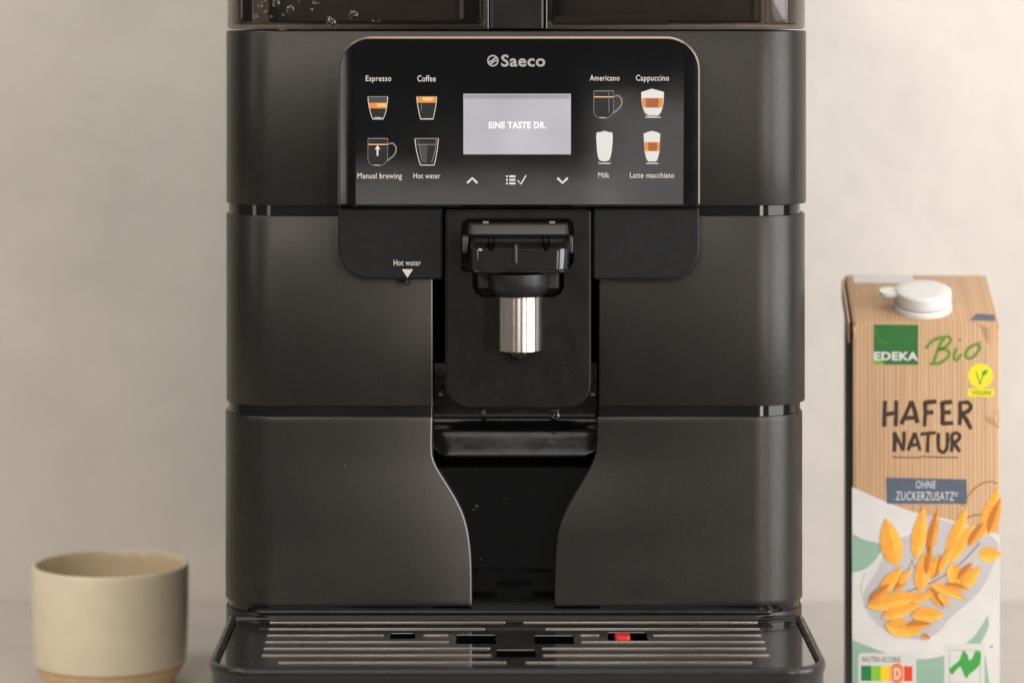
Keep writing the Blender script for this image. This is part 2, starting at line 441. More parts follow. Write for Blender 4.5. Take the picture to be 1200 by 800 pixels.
# recess behind the spout and the waisted back plate below it
prof = [(430, .017), (484, .017), (496, .0168), (503, .0158), (508, .0143), (516, .0132), (524, .0121), (532, .0110), (537, .0104), (539, .0106), (541, .0118), (544, .0150), (549, .0180)]
prof = spline(prof, 4)
rings = []
for py, y in prof:
    z = Z(py)
    ring = []
    for k in range(25):
        t = -1 + 2 * k / 24
        x = (XI0 + XI1) / 2 + t * ((XI1 - XI0) / 2 + .001)
        kk = max(0, (abs(t) - .80) / .20) ** 2 * min(1, max(0, (py - 505) / 33)); ring.append((x, y, z + 13 * kk * D / F))
    rings.append(ring)
loft('spout_recess', rings, 'recess_plastic', CM, caps=(False, False), closed=False, smooth=60)
plate('waisted_back_plate', rrect(X(506), X(701), Z(716), Z(549), .001, 3), [(0, .03), (0, .0075), (.0006, .0068)], 'gloss_black', CM)
bx('recess_back', XI0 - .001, XI1 + .001, .036, .040, Z(716), Z(240), 'void_black', CM)
bx('rear_ledge', X(300), X(906), -0.0035, 0.012, Z(719.2), Z(712.5), 'tray_rim', CM, r=.003, b=.0016)

# control panel -----------------------------------------------------
cpx0, cpx1 = X(396, -.01), X(820, -.01)
def cp_warp(v):
    if v.y < -.009:
        t = min(1, min(v.x - cpx0, cpx1 - v.x) / .0078)
        v.y += .0011 * (1 - t) ** 1.15
    return v
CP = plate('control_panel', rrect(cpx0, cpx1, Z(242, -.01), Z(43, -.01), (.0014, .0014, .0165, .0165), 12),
           [(0, .003), (0, -.0124), (.0009, -.01305), (.0012, -.0133)], ['panel_black', 'panel_edge_glint'], CM, smooth=24, edge_mat=1, edge_rings=(1,),
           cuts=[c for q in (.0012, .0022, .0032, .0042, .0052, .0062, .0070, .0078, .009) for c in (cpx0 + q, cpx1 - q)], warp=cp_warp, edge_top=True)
YP = -.0133
def onpanel(px, py, lv=0): return P(px, py, YP - 0.00004 - 0.000008 * lv)
# wings and dispenser plate
wl = plate('spout_wing', rrect(X(396, -.009), X(518.5, -.009), Z(327.5, -.009), Z(244, -.009), (.016, .0014, .0014, .0014), 10),
      [(0, .002), (0, -.0082), (.0003, -.0088), (.0009, -.0092)], ['matte_black', 'plate_edge'], CM, edge_mat=1, edge_rings=(1,))
wr = plate('spout_wing', rrect(X(695, -.009), X(819.5, -.009), Z(327.5, -.009), Z(244, -.009), (.0014, .016, .0014, .0014), 10),
      [(0, .002), (0, -.0082), (.0003, -.0088), (.0009, -.0092)], ['matte_black', 'plate_edge'], CM, edge_mat=1, edge_rings=(1,))
yd = -.011
slot = [(X(a, yd), Z(b, yd)) for a, b in
        [(541, 316), (541, 264), (543.5, 258.5), (549, 256), (664, 256), (669.5, 258.5), (672, 264), (672, 306), (668, 313), (661, 317),
         (660.5, 336), (657, 343.5), (649, 347.5), (566, 347.5), (558, 343.5), (554, 335), (553.5, 318), (547, 318)]][::1]
# counter-clockwise in (x, z)
def ccw(p):
    a = sum(p[i - 1][0] * p[i][1] - p[i][0] * p[i - 1][1] for i in range(len(p)))
    return p if a > 0 else p[::-1]
DP = plate('dispenser_plate', rrect(X(522, yd), X(692.5, yd), Z(479, yd), Z(246, yd), (.0125, .0125, .0014, .0014), 10),
           [(0, .01), (0, -.0104), (.0003, -.0112), (.001, -.0117)], ['plate_black', 'plate_edge'], CM, edge_mat=1, edge_rings=(1,), holes=[ccw(slot)], hole_depth=-.002)
for px in (517, 693.5):
    bx('side_clip', X(px - 3.2), X(px + 3.2), -.004, .004, Z(463), Z(459.5), 'spout_grey', CM, r=.0006, b=.0004)
for px, w_ in ((566, 3), (650, 5)):
    bx('lower_tab', X(px - w_), X(px + w_), -.006, .002, Z(485 if px < 600 else 482), Z(477), 'spout_dark', CM, r=.0005, b=.0003)

# coffee spout -------------------------------------------------------
SP = empty('coffee_spout', parent=CM)
def ring_xy(pxl, pxr, py, yf, yb, r, zoff=None):
    z = Z(py, yf)
    return [(x, y, z) for x, y in rrect(X(pxl, yf), X(pxr, yf), yf, yb, (r, r, .0005, .0005), 6)]
loft('spout_block', [ring_xy(551, 667, 278, -.019, -.003, .003), ring_xy(550.5, 668, 279.5, -.0225, -.003, .005),
                     ring_xy(550.5, 668, 284, -.0275, -.003, .006), ring_xy(551, 667.5, 289, -.0325, -.003, .0065), ring_xy(551, 667.5, 291.5, -.0345, -.003, .007),
                     ring_xy(551, 667.5, 294, -.035, -.003, .007),
                     ring_xy(551, 666.5, 315.5, -.0342, -.003, .007), ring_xy(551.5, 666, 317, -.0352, -.003, .007),
                     ring_xy(552.5, 665, 319.2, -.0345, -.003, .006), ring_xy(555, 662, 320.6, -.031, -.003, .005)], 'spout_plastic', SP, smooth=28)
loft('slider_bar', [ring_xy(550, 664, 261.5, -.014, -.003, .002), ring_xy(549, 665.5, 263.5, -.0165, -.003, .003), ring_xy(548, 666.5, 270, -.018, -.003, .003),
                    ring_xy(548, 667, 274.5, -.0195, -.003, .003), ring_xy(548.5, 666.5, 277.6, -.018, -.003, .003)], 'spout_grey', SP, smooth=30)
for px in (569, 647): bx('slider_pin', X(px - 3.5, -.016), X(px + 3.5, -.016), -.016, -.012, Z(262.3, -.016), Z(259.8, -.016), 'print_dim', SP, r=.0004, b=.0003)
for px in (575.5, 640):
    for dx in (-3.4, 3.4): bx('guide_slit', X(px + dx - .7, -.03), X(px + dx + .7, -.03), -.0335, -.02, Z(290, -.0335), Z(279, -.03), 'void_black', SP, r=.0002, b=.0001)
    bx('guide_stop', X(px - 2.8, -.035), X(px + 2.8, -.035), -.0354, -.03, Z(293.4, -.0354), Z(288.6, -.0354), 'void_black', SP, r=.0006, b=.0002)
bx('centre_rib', X(602.3, -.036), X(606.5, -.036), -.0358, -.03, Z(309, -.0358), Z(287, -.0358), 'spout_grey', SP, r=.0008, b=.0004)
for a, b in ((541.5, 549), (666.5, 671.5)):
    bx('side_grip', X(a, -.018), X(b, -.018), -.024, -.010, Z(297, -.024), Z(277, -.024), 'spout_grey', SP, r=.0007, b=.0006)
bx('spout_chassis', X(556, -.008), X(659, -.008), -.009, -.001, Z(340, -.009), Z(318, -.009), 'spout_dark', SP, r=.003, b=.001)
yn = -.020
cx, mm_ = X(608, yn), (D + yn) / F
def R(px): return px * mm_
lathe('spout_neck', [(R(31), 0), (R(36), 0), (R(36.4), -R(12)), (R(34), -R(20)), (R(27), -R(27)), (R(24), -R(29)), (R(10), -R(29))], (cx, yn, Z(319.5, yn)), 'spout_dark', SP)
lathe('nozzle_sleeve', [(R(20), 0), (R(26.3), 0), (R(27), -R(.8)), (R(27), -R(63.5)), (R(26.2), -R(64.5)), (R(23.5), -R(64.5)), (R(23), -R(60))], (cx, yn, Z(346, yn)), 'steel', SP, smooth=20)
lathe('nozzle_tip', [(R(23.2), R(4)), (R(23.2), R(1.2)), (R(14), 0), (R(12), -R(4)), (R(10.5), -R(8)), (R(7), -R(10.6)), (R(.1), -R(11.6))], (cx, yn, Z(410.5, yn)), 'spout_plastic', SP, n=32)
lathe('hanging_drop', [(.0001, 0), (.0016, -.0004), (.0023, -.0018), (.0021, -.0030), (.0012, -.0040), (.0001, -.0043)], (X(651, -.006), -.006, Z(481.5, -.006)), 'droplet', SP, n=20)

# printed marks on the control panel ---------------------------------
def words(body, x0, x1, yt, yb, m='print_light', bold=.004, fn=onpanel, parent=CP):
    return lettering('lettering', body, x0, x1, yt, yb, fn, m, parent, bold=bold)
words('Espresso', 428.6, 458.4, 88.8, 97.4); words('Coffee', 489.2, 510.6, 88.6, 95.8)
words('Manual brewing', 419, 471, 202.8, 211.4); words('Hot water', 484.5, 516, 203, 209.2)
words('Americano', 691.2, 726, 88.2, 94.8); words('Cappuccino', 745.2, 784, 88, 97)
words('Milk', 701, 714.2, 202.2, 208.4); words('Latte macchiato', 738.2, 790, 202.2, 208.6)
words('Saeco', 587.2, 639, 64.2, 78.4, 'print_grey', bold=.022)
pr = Print(onpanel)
circ = lambda cx, cy, r, n=28, a0=0, a1=360, sq=1: [(cx + r * math.cos(math.radians(a0 + (a1 - a0) * k / n)), cy + sq * r * math.sin(math.radians(a0 + (a1 - a0) * k / n))) for k in range(n + (a1 - a0 != 360))]
pr.ribbon(circ(577.6, 71.4, 5.9), 1.7, 'print_grey', closed=True)
pr.ribbon(spline([(572.6, 73), (576.3, 71.4), (579.3, 69), (582.6, 68.2)], 5), 1.8, 'print_grey'); pr.ribbon(spline([(573.4, 75.6), (577, 73.8), (579.4, 71.8), (583, 71)], 5), 1.8, 'print_grey')
pr.build('printed_logo', CP)
scr = plate('display', rrect(X(543, YP), X(669, YP), Z(181, YP), Z(110, YP), .0003, 2), [(0, YP + .001), (0, YP - .00004)], 'screen', CP)
pr = Print(lambda x, y, lv: P(x, y, YP - .00010 - .00003 * lv)); pr.poly([(544, 111), (668.2, 111), (668.2, 116), (544, 116)], 'screen_band'); pr.build('display_band', CP)
lettering('lettering', 'EINE TASTE DR.', 572.8, 640, 142.8, 150.8, lambda x, y, lv: P(x, y, YP - .00012), 'screen_text', CP, bold=.03)
def icon(fn):
    p = Print(onpanel); fn(p); p.build('printed_icon', CP)
def z3(p): return [(400 + x / 5, 60 + y / 5) for x, y in p]
def z5(p): return [(670 + x / 5, 70 + y / 5) for x, y in p]
def espresso(p):
    p.poly(z3([(158, 268), (270, 268), (268, 305), (160, 305)]), 'print_glass')
    p.poly(z3([(160, 303), (268, 303), (265, 336), (163, 336)]), 'print_crema'); p.poly(z3([(205, 308), (262, 306), (261, 326), (215, 328)]), 'print_crema_light')
    p.poly(z3([(163, 337), (265, 337), (246, 395), (184, 395)]), 'print_dark')
    p.ribbon(z3(spline([(156, 268), (160, 310), (172, 365), (184, 398)], 4)), .75, 'print_light'); p.ribbon(z3(spline([(272, 268), (268, 310), (258, 365), (244, 398)], 4)), .75, 'print_light')
    p.ribbon(z3([(182, 398), (247, 398)]), 1.0, 'print_light'); p.ribbon(z3([(156, 267), (272, 267)]), .6, 'print_line'); p.ribbon(z3([(195, 390), (235, 390)]), .9, 'print_light')
def coffee(p):
    p.poly(z3([(443, 268), (557, 268), (554, 303), (447, 303)]), 'print_crema'); p.poly(z3([(470, 272), (540, 270), (538, 290), (480, 292)]), 'print_crema_light')
    p.poly(z3([(447, 303), (554, 303), (538, 395), (464, 395)]), 'print_dark')
    p.ribbon(z3(spline([(441, 268), (446, 310), (455, 360), (464, 398)], 4)), .75, 'print_light'); p.ribbon(z3(spline([(559, 268), (555, 310), (546, 360), (537, 398)], 4)), .75, 'print_light')
    p.ribbon(z3([(462, 398), (540, 398)]), 1.1, 'print_white'); p.ribbon(z3([(441, 267), (559, 267)]), .6, 'print_line'); p.ribbon(z3([(470, 310), (468, 350)]), .6, 'print_dim')
def mug(z, dx, dy):
    def f(p):
        q = lambda pts: z([(x + dx, y + dy) for x, y in pts])
        p.poly(q([(158, 512), (271, 512), (271, 545), (158, 545)]), 'print_dark'); p.poly(q([(160, 550), (270, 550), (266, 640), (240, 664), (185, 664), (162, 640)]), 'print_dark')
        p.ribbon(q([(156, 512), (272, 512)]), .7, 'print_line'); p.ribbon(q([(158, 547), (271, 547)]), 1.1, 'print_crema_light')
        p.ribbon(q([(156, 512), (156, 635), (165, 655), (180, 668), (235, 670), (258, 655), (271, 635), (272, 512)]), .6, 'print_dim')
        p.ribbon(q(spline([(276, 545), (300, 540), (318, 560), (320, 585), (308, 610), (285, 630), (268, 642)], 5)), 1.7, 'print_dim')
        p.ribbon(q([(190, 668), (226, 669)]), .8, 'print_light')
        if z is z3:
            p.ribbon(q([(212, 613), (212, 572)]), 2.0, 'print_white'); p.poly(q([(196, 576), (212, 550), (228, 576)]), 'print_white')
        else:
            p.ribbon(q([(245, 520), (245, 640)]), .7, 'print_dim')
    return f
def hotwater(p):
    p.poly(z3([(436, 514), (566, 514), (544, 664), (464, 664)]), 'print_dark'); p.poly(z3([(450, 548), (505, 548), (500, 655), (470, 655)]), 'print_glass')
    p.ribbon(z3(spline([(431, 512), (438, 570), (452, 630), (464, 668)], 4)), .8, 'print_light'); p.ribbon(z3(spline([(569, 512), (563, 570), (553, 630), (543, 668)], 4)), .8, 'print_light')
    p.ribbon(z3(spline([(556, 514), (552, 570), (540, 620), (528, 650)], 4)), .6, 'print_line'); p.ribbon(z3([(445, 520), (458, 545), (470, 640)]), .4, 'print_dim')
    p.ribbon(z3([(431, 512), (569, 512)]), .8, 'print_line'); p.ribbon(z3([(440, 547), (556, 547)]), .6, 'print_line'); p.ribbon(z3([(462, 668), (546, 668)]), .9, 'print_light')
def cappuccino(p):
    p.poly(z5([(409, 190), (440, 180), (468, 171), (505, 180), (539, 190), (538, 226), (411, 226)]), 'print_white')
    p.poly(z5([(412, 226), (538, 226), (532, 282), (420, 282)]), 'print_brown'); p.poly(z5([(412, 226), (432, 226), (436, 282), (420, 282)]), 'print_crema'); p.poly(z5([(510, 226), (538, 226), (532, 282), (508, 282)]), 'print_crema')
    p.poly(z5([(420, 282), (532, 282), (520, 310), (500, 326), (452, 326), (432, 310)]), 'print_white')
    p.ribbon(z5(spline([(409, 192), (411, 245), (424, 300), (448, 329), (500, 329), (524, 300), (536, 245), (539, 192)], 5)), .7, 'print_light')
    p.ribbon(z5([(430, 338), (522, 338)]), 1.0, 'print_light')
def milk(p):
    p.poly(z5(spline([(145, 432), (168, 425), (192, 418), (216, 425), (239, 432), (238, 500), (230, 560), (214, 592), (168, 592), (152, 560), (146, 500)], 3, True)), 'print_white')
    p.ribbon(z5([(158, 608), (228, 608)]), 1.1, 'print_light'); p.ribbon(z5([(157, 596), (160, 610)]), .6, 'print_line'); p.ribbon(z5([(228, 596), (226, 610)]), .6, 'print_line')
def latte(p):
    p.poly(z5([(422, 434), (445, 424), (470, 418), (497, 424), (518, 434), (517, 484), (424, 484)]), 'print_white')
    p.poly(z5([(424, 484), (517, 484), (514, 536), (428, 536)]), 'print_crema'); p.poly(z5([(448, 484), (500, 484), (498, 536), (450, 536)]), 'print_brown')
    p.poly(z5([(428, 536), (514, 536), (506, 575), (494, 597), (448, 597), (436, 575)]), 'print_white')
    p.ribbon(z5([(438, 608), (508, 608)]), 1.1, 'print_light'); p.ribbon(z5([(421, 436), (426, 536), (440, 592)]), .5, 'print_line'); p.ribbon(z5([(519, 436), (515, 536), (502, 592)]), .5, 'print_line')
for f in (espresso, coffee, mug(z3, 0, 0), hotwater, mug(z5, -27, -328), cappuccino, milk, latte): icon(f)
def sym(fn):
    p = Print(onpanel); fn(p); p.build('printed_symbol', CP)
sym(lambda p: (p.ribbon([(547.5, 214.6), (553.4, 208.8), (559.4, 214.6)], 2.6, 'print_light')))
sym(lambda p: (p.ribbon([(653.2, 208.6), (659.2, 214.4), (665.2, 208.6)], 2.6, 'print_light')))
def listsym(p):
    for y in (206.8, 210.9, 215.0):
        p.poly([(593, y - 1.1), (595.2, y - 1.1), (595.2, y + 1.1), (593, y + 1.1)], 'print_light'); p.poly([(596.8, y - 1.2), (604, y - 1.2), (604, y + 1.2), (596.8, y + 1.2)], 'print_light')
    p.ribbon([(606.8, 211.6), (610.4, 215.8), (616.4, 205.6)], [1.8, 1.8, 1.4], 'print_light')
sym(listsym)
YWG = -.0092
onwing = lambda x, y, lv=0: P(x, y, YWG - .00006 - .00002 * lv)
words('Hot water', 461.3, 493.2, 304.4, 311.2, fn=onwing, parent=wl)
p = Print(onwing); p.poly([(471, 315.4), (484, 315.4), (477.5, 325.4)], 'print_light'); p.build('printed_arrow', wl)
bx('hot_water_outlet', X(473.4, -.008), X(480.4, -.008), -.0085, -.003, Z(334, -.008), Z(327, -.008), 'matte_black', CM, r=.001, b=.0005)
bx('hot_water_tip', X(475, -.009), X(477.4, -.009), -.0090, -.006, Z(333, -.009), Z(330, -.009), 'spout_grey', CM, r=.0003, b=.0002)

# top: smoked water tank, bean hopper and the bridge between ------------
ZT0, ZT1 = Z(34.5), Z(34.5) + .075
def tank(name, x0, x1, yf, yb, r, bits):
    t = .0022; ring = lambda i, z: [(x, y, z) for x, y in rrect(x0 + i, x1 - i, yf + i, yb - i, tuple(max(q - i, .0004) for q in r), 10)]
    o = loft(name, [ring(.001, ZT0), ring(.0003, ZT0 + .0004), ring(0, ZT0 + .001), ring(0, ZT1)], 'smoked', CM, smooth=50)
    bm = bmesh.new(); bm.from_mesh(o.data)
    inner = [ring(t + .002, ZT0 + t), ring(t + .0006, ZT0 + t + .0006), ring(t, ZT0 + t + .002), ring(t, ZT1 - t)]
    vr = [[bm.verts.new(v) for v in r_] for r_ in inner]
    n = len(vr[0])
    for a, b in zip(vr, vr[1:]):
        for k in range(n): bm.faces.new((a[k], b[k], b[(k + 1) % n], a[(k + 1) % n])).smooth = True
    bm.faces.new(vr[0]); bm.faces.new(vr[-1][::-1])
    bm.to_mesh(o.data); bm.free()
    return o
WT = tank('water_tank', UL + .0005, X(570.5), .0006, .36, (.026, .0035, .003, .003), None)
BH = tank('bean_hopper', X(642), UR - .0005, .0006, .36, (.0035, .026, .003, .003), None)
bx('tank_core', UL + .020, X(560), .030, .34, ZT0 + .003, ZT1 - .004, 'smoked_inner', WT, r=.012, b=.001)
bx('tank_bar', UL + .0052, UL + .0072, .030, .10, ZT0 + .003, ZT1 - .004, 'smoked_inner', WT, r=.0006, b=.0004)
bx('hopper_core', X(652), UR - .021, .034, .34, ZT0 + .003, ZT1 - .004, 'smoked_inner', BH, r=.006, b=.001)
loft('hopper_step', [[(X(649), .010, Z(29.5)), (X(784), .010, Z(29.5)), (X(784), .033, Z(29.5)), (X(649), .033, Z(29.5))],
                     [(X(650), .012, Z(20)), (X(782), .012, Z(17)), (X(782), .033, Z(17)), (X(650), .033, Z(20))]], 'smoked_inner', BH)
for px, wd, y0 in ((898, 2.6, .020), (905, .8, .024), (922, 3.2, .012), (934, 1.2, .016)):
    bx('hopper_streak', X(px - wd / 2, y0), X(px + wd / 2, y0), y0, y0 + .003, ZT0 + .003, ZT1 - .004, 'highlight_streak', BH, r=.0002, b=.0002)  # added bars imitating the bright vertical streaks at the corner
for px, wd, y0 in ((541, 5, .026), (563, 1.2, .006), (296, 1.4, .024), (283, 1.6, .016)):
    bx('tank_bar', X(px - wd / 2, y0), X(px + wd / 2, y0), y0, y0 + .003, ZT0 + .005, ZT1 - .004, 'highlight_streak', WT, r=.0002, b=.0002)  # added pale bars imitating highlights on the tank
bx('bridge', X(573), X(639), -.001, .36, ZT0 - .0004, ZT1 - .001, 'edge_black', CM, r=.002, b=.001)
for px in (571.8, 640.4): bx('bridge_trim', X(px - .8), X(px + .8), -.0016, .30, ZT0, ZT1 - .002, 'trim_bar', CM, r=.0003, b=.0003)
lid = bx('lid', UL, UR, .0, .40, ZT1 + .0003, ZT1 + .012, 'satin_panel', CM, r=.026, b=.002)
# drops inside the tank
dm = None
for i, (px, py, r) in enumerate([(323.5, 4, .0019), (340, 11.5, .0020), (407, -1, .0012), (373, 5, .0006), (385, 20, .0007), (414, 18, .0022), (388, 27, .0024), (437, 25.5, .0006), (444, 25.5, .0006),
                     (305, 8, .0012), (311, 14, .0009), (332, 18, .0008), (300, 20, .0013), (318, 20, .0007), (365, 12, .0008), (368, 4, .001), (309, 2, .001), (350, 3, .0006)]):
    o = lathe('water_drop', [(.0001, .45), (.5, .38), (.85, .2), (1, 0)], P(px, py, .0004), 'droplet', WT, n=18)
    o.scale = (r, r, r); o.rotation_euler = (math.radians(90), 0, 0)

# drip tray ------------------------------------------------------------
DT = empty('drip_tray', parent=CM)
ZTR = ZC - (722 - VY) * D / F
YFT = -0.1172; TX0, TX1 = X(605) - .1418, X(605) + .1418
orr = rrect(TX0, TX1, YFT, .004, (.021, .021, .002, .002), 12)
# rim ring with a sunk floor
bm_steps = [(0.003, .004), (0.0012, .006), (.0012, ZTR - .006), (.0003, ZTR - .0035), (0, ZTR - .0018), (.0003, ZTR - .0006), (.0012, ZTR), (.0030, ZTR + .0001), (.0036, ZTR - .0003), (.0040, ZTR - .0012), (.0042, ZTR - .030)]
plate('tray_body', orr, bm_steps, 'tray_rim', DT, axis='Z', smooth=45)
def ontray(px, py, zoff=0.0):
    z = ZTR - .0012 + zoff
    d = F * (ZC - z) / (py - VY); return Vector((XC + (px - VX) * d / F, d - D, z))
def trayrect(x0, x1, y0, y1):
    a, b = ontray(x0, y0), ontray(x1, y0); c = ontray((x0 + x1) / 2, y1)
    return rrect(a.x, b.x, c.y, a.y, .0007, 3)
slots = [trayrect(458, 487, 741.5, 748), trayrect(535, 581, 743.5, 754), trayrect(581.5, 627.5, 761, 769.5), trayrect(626, 672, 744.2, 754), trayrect(711.5, 757.5, 740.5, 750)]
gr = rrect(TX0 + .0046, TX1 - .0046, YFT + .0046, -.0005, (.0165, .0165, .001, .001), 12)
plate('tray_grate', gr, [(0, ZTR - .0029), (0, ZTR - .0018), (.0005, ZTR - .0012)], ['tray_black', 'void_black'], DT, axis='Z', holes=slots, hole_depth=ZTR - .020, hole_mat=1, smooth=30)
rows = [(728.7, [(317, 591), (614, 887)]), (736.4, [(316, 567), (640, 889)]), (743.9, [(314, 448), (497, 524), (681, 701), (766, 891)]),
        (751.6, [(312, 525), (682, 895)]), (759.3, [(310, 573), (636, 897)]), (767.3, [(308, 574), (637, 900)]), (775.7, [(327, 592), (617, 880)])]
for py, segs in rows:
    for a, b in segs:
        capsule('drain_ridge', ontray(a, py, .0002), ontray(b, py, .0002), .00052, 'tray_bar', DT, n=8, flat=.8)
a = ontray(721, 750, -.001); b = ontray(739, 750, -.001)
fl = bx('float', a.x, b.x, a.y + .0012, a.y + .0105, ZTR - .0150, ZTR - .0004, 'red_plastic', DT, r=.0018, b=.0008)
# droplets and crumbs on the grate
vs_, fs = [], []
for i in range(150):
    px, py = random.choice([(random.uniform(265, 330), random.uniform(735, 778)), (random.uniform(310, 590), random.uniform(727, 778)), (random.uniform(600, 930), random.uniform(727, 778))])
    c = ontray(px, py); r = random.uniform(.00015, .00045); k0 = len(vs_)
    for q in range(8):
        an = q * math.pi / 4; vs_.append((c.x + r * math.cos(an), c.y + r * math.sin(an), c.z))
    for q in range(8):
        an = q * math.pi / 4; vs_.append((c.x + .6 * r * math.cos(an), c.y + .6 * r * math.sin(an), c.z + r * .45))
    for q in range(8): fs.append((k0 + q, k0 + (q + 1) % 8, k0 + 8 + (q + 1) % 8, k0 + 8 + q))
    fs.append(tuple(k0 + 8 + q for q in range(8)))
o = from_py('water_specks', vs_, fs, 'droplet', DT, smooth=80); o['kind'] = 'stuff'

# ------------------------------------------------------------------ cup
YC = D * 2.0 / 1.75 - D
sc = (D + YC) / F
ccx, ccy = X(129.3, YC), YC
zr = Z(659, YC); rr_ = 91.5 * sc
cup = tag(empty('ceramic_cup', (ccx, ccy, 0)), 'sand-coloured handleless ceramic cup with an unglazed foot, left of the machine', 'cup')
H = zr; zl = Z(773, YC)
out = [(rr_ * .70, 0.0), (rr_ * .72, 0.0006), (rr_ * .735, .002), (rr_ * .76, .0035), (rr_ * .85, zl - .0088), (rr_ * .905, zl - .0056), (rr_ * .948, zl - .0014),
       (rr_ * .963, zl), (rr_ * .967, zl + .0012), (rr_ * .978, zl + .006), (rr_ * .990, zl + .02), (rr_ * .997, zl + .036), (rr_, H - .006), (rr_ * .998, H - .0014), (rr_ * .990, H - .0003),
       (rr_ * .970, H), (rr_ * .950, H - .0004), (rr_ * .936, H - .0018), (rr_ * .930, H - .006), (rr_ * .920, H - .03), (rr_ * .90, .014), (rr_ * .80, .0075), (rr_ * .4, .006), (0.0001, .006)]
ix = []
for i in range(len(out) - 1): ix.append(1 if i < 6 else 2 if i == 6 else 3 if i >= 16 else 0)
lathe('cup_body', out, (0, 0, 0), ['ceramic', 'ceramic_raw', 'ceramic_line', 'ceramic_in'], cup, n=96, smooth=60, idx=ix)

# ------------------------------------------------------------------ oat drink carton
YK = 0.085; sk = (D + YK) / F
kw = 173 * sk; kd = .066; kh = Z(378, YK); kb = kh + .0196
kx = X(998, YK)
KT = tag(empty('drink_carton', (kx, YK, 0)), 'wood-patterned oat drink carton with white screw cap, right of the machine', 'carton')
KT.rotation_euler = (0, 0, math.radians(-3.2))
vsK, r = [], .0022
def kring(z_front, z_back, ins=0.0):
    return [(x, y, z_front + (z_back - z_front) * (y / kd)) for x, y in rrect(ins, kw - ins, ins, kd - ins, .002, 4)]
lowk = [kring(0, 0, .001), kring(.002, .002), kring(kh * .5, kh * .5), kring(kh - .002, kb - .002), kring(kh - .0006, kb - .0006, .0004), kring(kh, kb, .0016)]
body = loft('carton_body', lowk, ['kraft', 'carton_side_shaded'], KT, smooth=50)
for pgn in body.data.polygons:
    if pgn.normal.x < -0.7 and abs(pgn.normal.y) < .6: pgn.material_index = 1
def onk(px, py, lv=0): return Vector(((px - 998) * sk, -.00003 - .000008 * lv, kh - (py - 378) * sk))
def q1(pts): return [(970 + x / 3.077, 540 + y / 3.077) for x, y in pts]
def q8(pts): return [(970 + x / 3.077, 300 + y / 3.077) for x, y in pts]
kp = Print(onk)
XL, XR = 998.6, 1170.4
# lower picture: white cloth and plate, mint board, grey bowl shadow
bottom = 923 * 1.0
edge = spline([(XL, 570.5), (1012, 576), (1030, 584), (1050, 592), (1075, 600), (1105, 606), (1135, 614), (XR, 624)], 4)
kp.poly(edge + [(XR, 880), (XL, 880)], 'carton_white')
kp.poly(q1(spline([(90, 262), (130, 282), (195, 300), (185, 335), (140, 385), (88, 402)], 4)), 'carton_mint')
kp.poly(q1(spline([(88, 642), (130, 660), (250, 702), (340, 710), (430, 690), (520, 630), (574, 548)], 4) + [(578, 590), (548, 652), (566, 700), (580, 800), (600, 1040), (88, 1040)]), 'carton_mint')
kp.poly(q1(spline([(130, 470), (190, 370), (215, 240), (330, 190), (430, 215), (530, 240), (610, 290), (590, 380), (540, 470), (440, 560), (400, 610), (330, 640), (210, 610), (140, 540)], 4, True)), 'carton_grey')
kp.ribbon(q1(spline([(135, 400), (120, 450), (135, 510), (180, 560)], 4)), 1.6, 'carton_grey')
kp.poly(q1(spline([(250, 200), (330, 190), (300, 260), (230, 270)], 4, True)), 'carton_white')
for pts, w_ in [([(280, 470), (380, 430), (470, 370), (545, 290)], 1.6), ([(300, 350), (320, 400), (345, 440)], 1.2), ([(480, 160), (520, 100), (570, 70), (610, 75)], 1.5), ([(470, 215), (530, 190), (600, 195)], 1.6), ([(280, 420), (300, 360)], 1.0)]:
    kp.ribbon(q1(spline(pts, 5)), w_, 'stalk')
kp.build('printed_picture', KT)
op = Print(lambda x, y, lv: onk(x, y, 14 + lv))
def leaf(a, b, w_, light='oat', dark='oat_dark', bend=0.0):
    a, b = Vector(a), Vector(b); t = (b - a); n = Vector((-t.y, t.x)).normalized()
    L, R_, M_ = [], [], []
    for k in range(9):
        s = k / 8; ww = w_ / 2 * (math.sin(math.pi * s ** .8) ** .8 if 0 < s < 1 else 0)
        c = a + t * s + n * (bend * math.sin(math.pi * s)); L.append(tuple(c + n * ww)); R_.append(tuple(c - n * ww)); M_.append(tuple(c + n * ww * .15))
    op.poly(q1(L[:] + R_[::-1][1:-1]), light)
    op.poly(q1(M_ + R_[::-1][1:-1]), dark)
    op.ribbon(q1([tuple(Vector(M_[k]) + n * w_ * .16) for k in range(1, 7)]), .5, dark)
extra = [((a0[0], a0[1]), (b0[0], b0[1]), w0, k0) for a0, b0, w0, k0 in [((398, 400), (448, 300), 34, 0), ((420, 440), (505, 455), 30, 1), ((300, 505), (378, 470), 36, 0), ((255, 440), (300, 385), 30, 0), ((395, 470), (440, 520), 26, 0), ((280, 590), (372, 582), 40, 1), ((355, 405), (372, 300), 30, 1), ((470, 420), (520, 360), 34, 1), ((505, 300), (560, 215), 34, 1), ((150, 505), (225, 440), 40, 1)]]
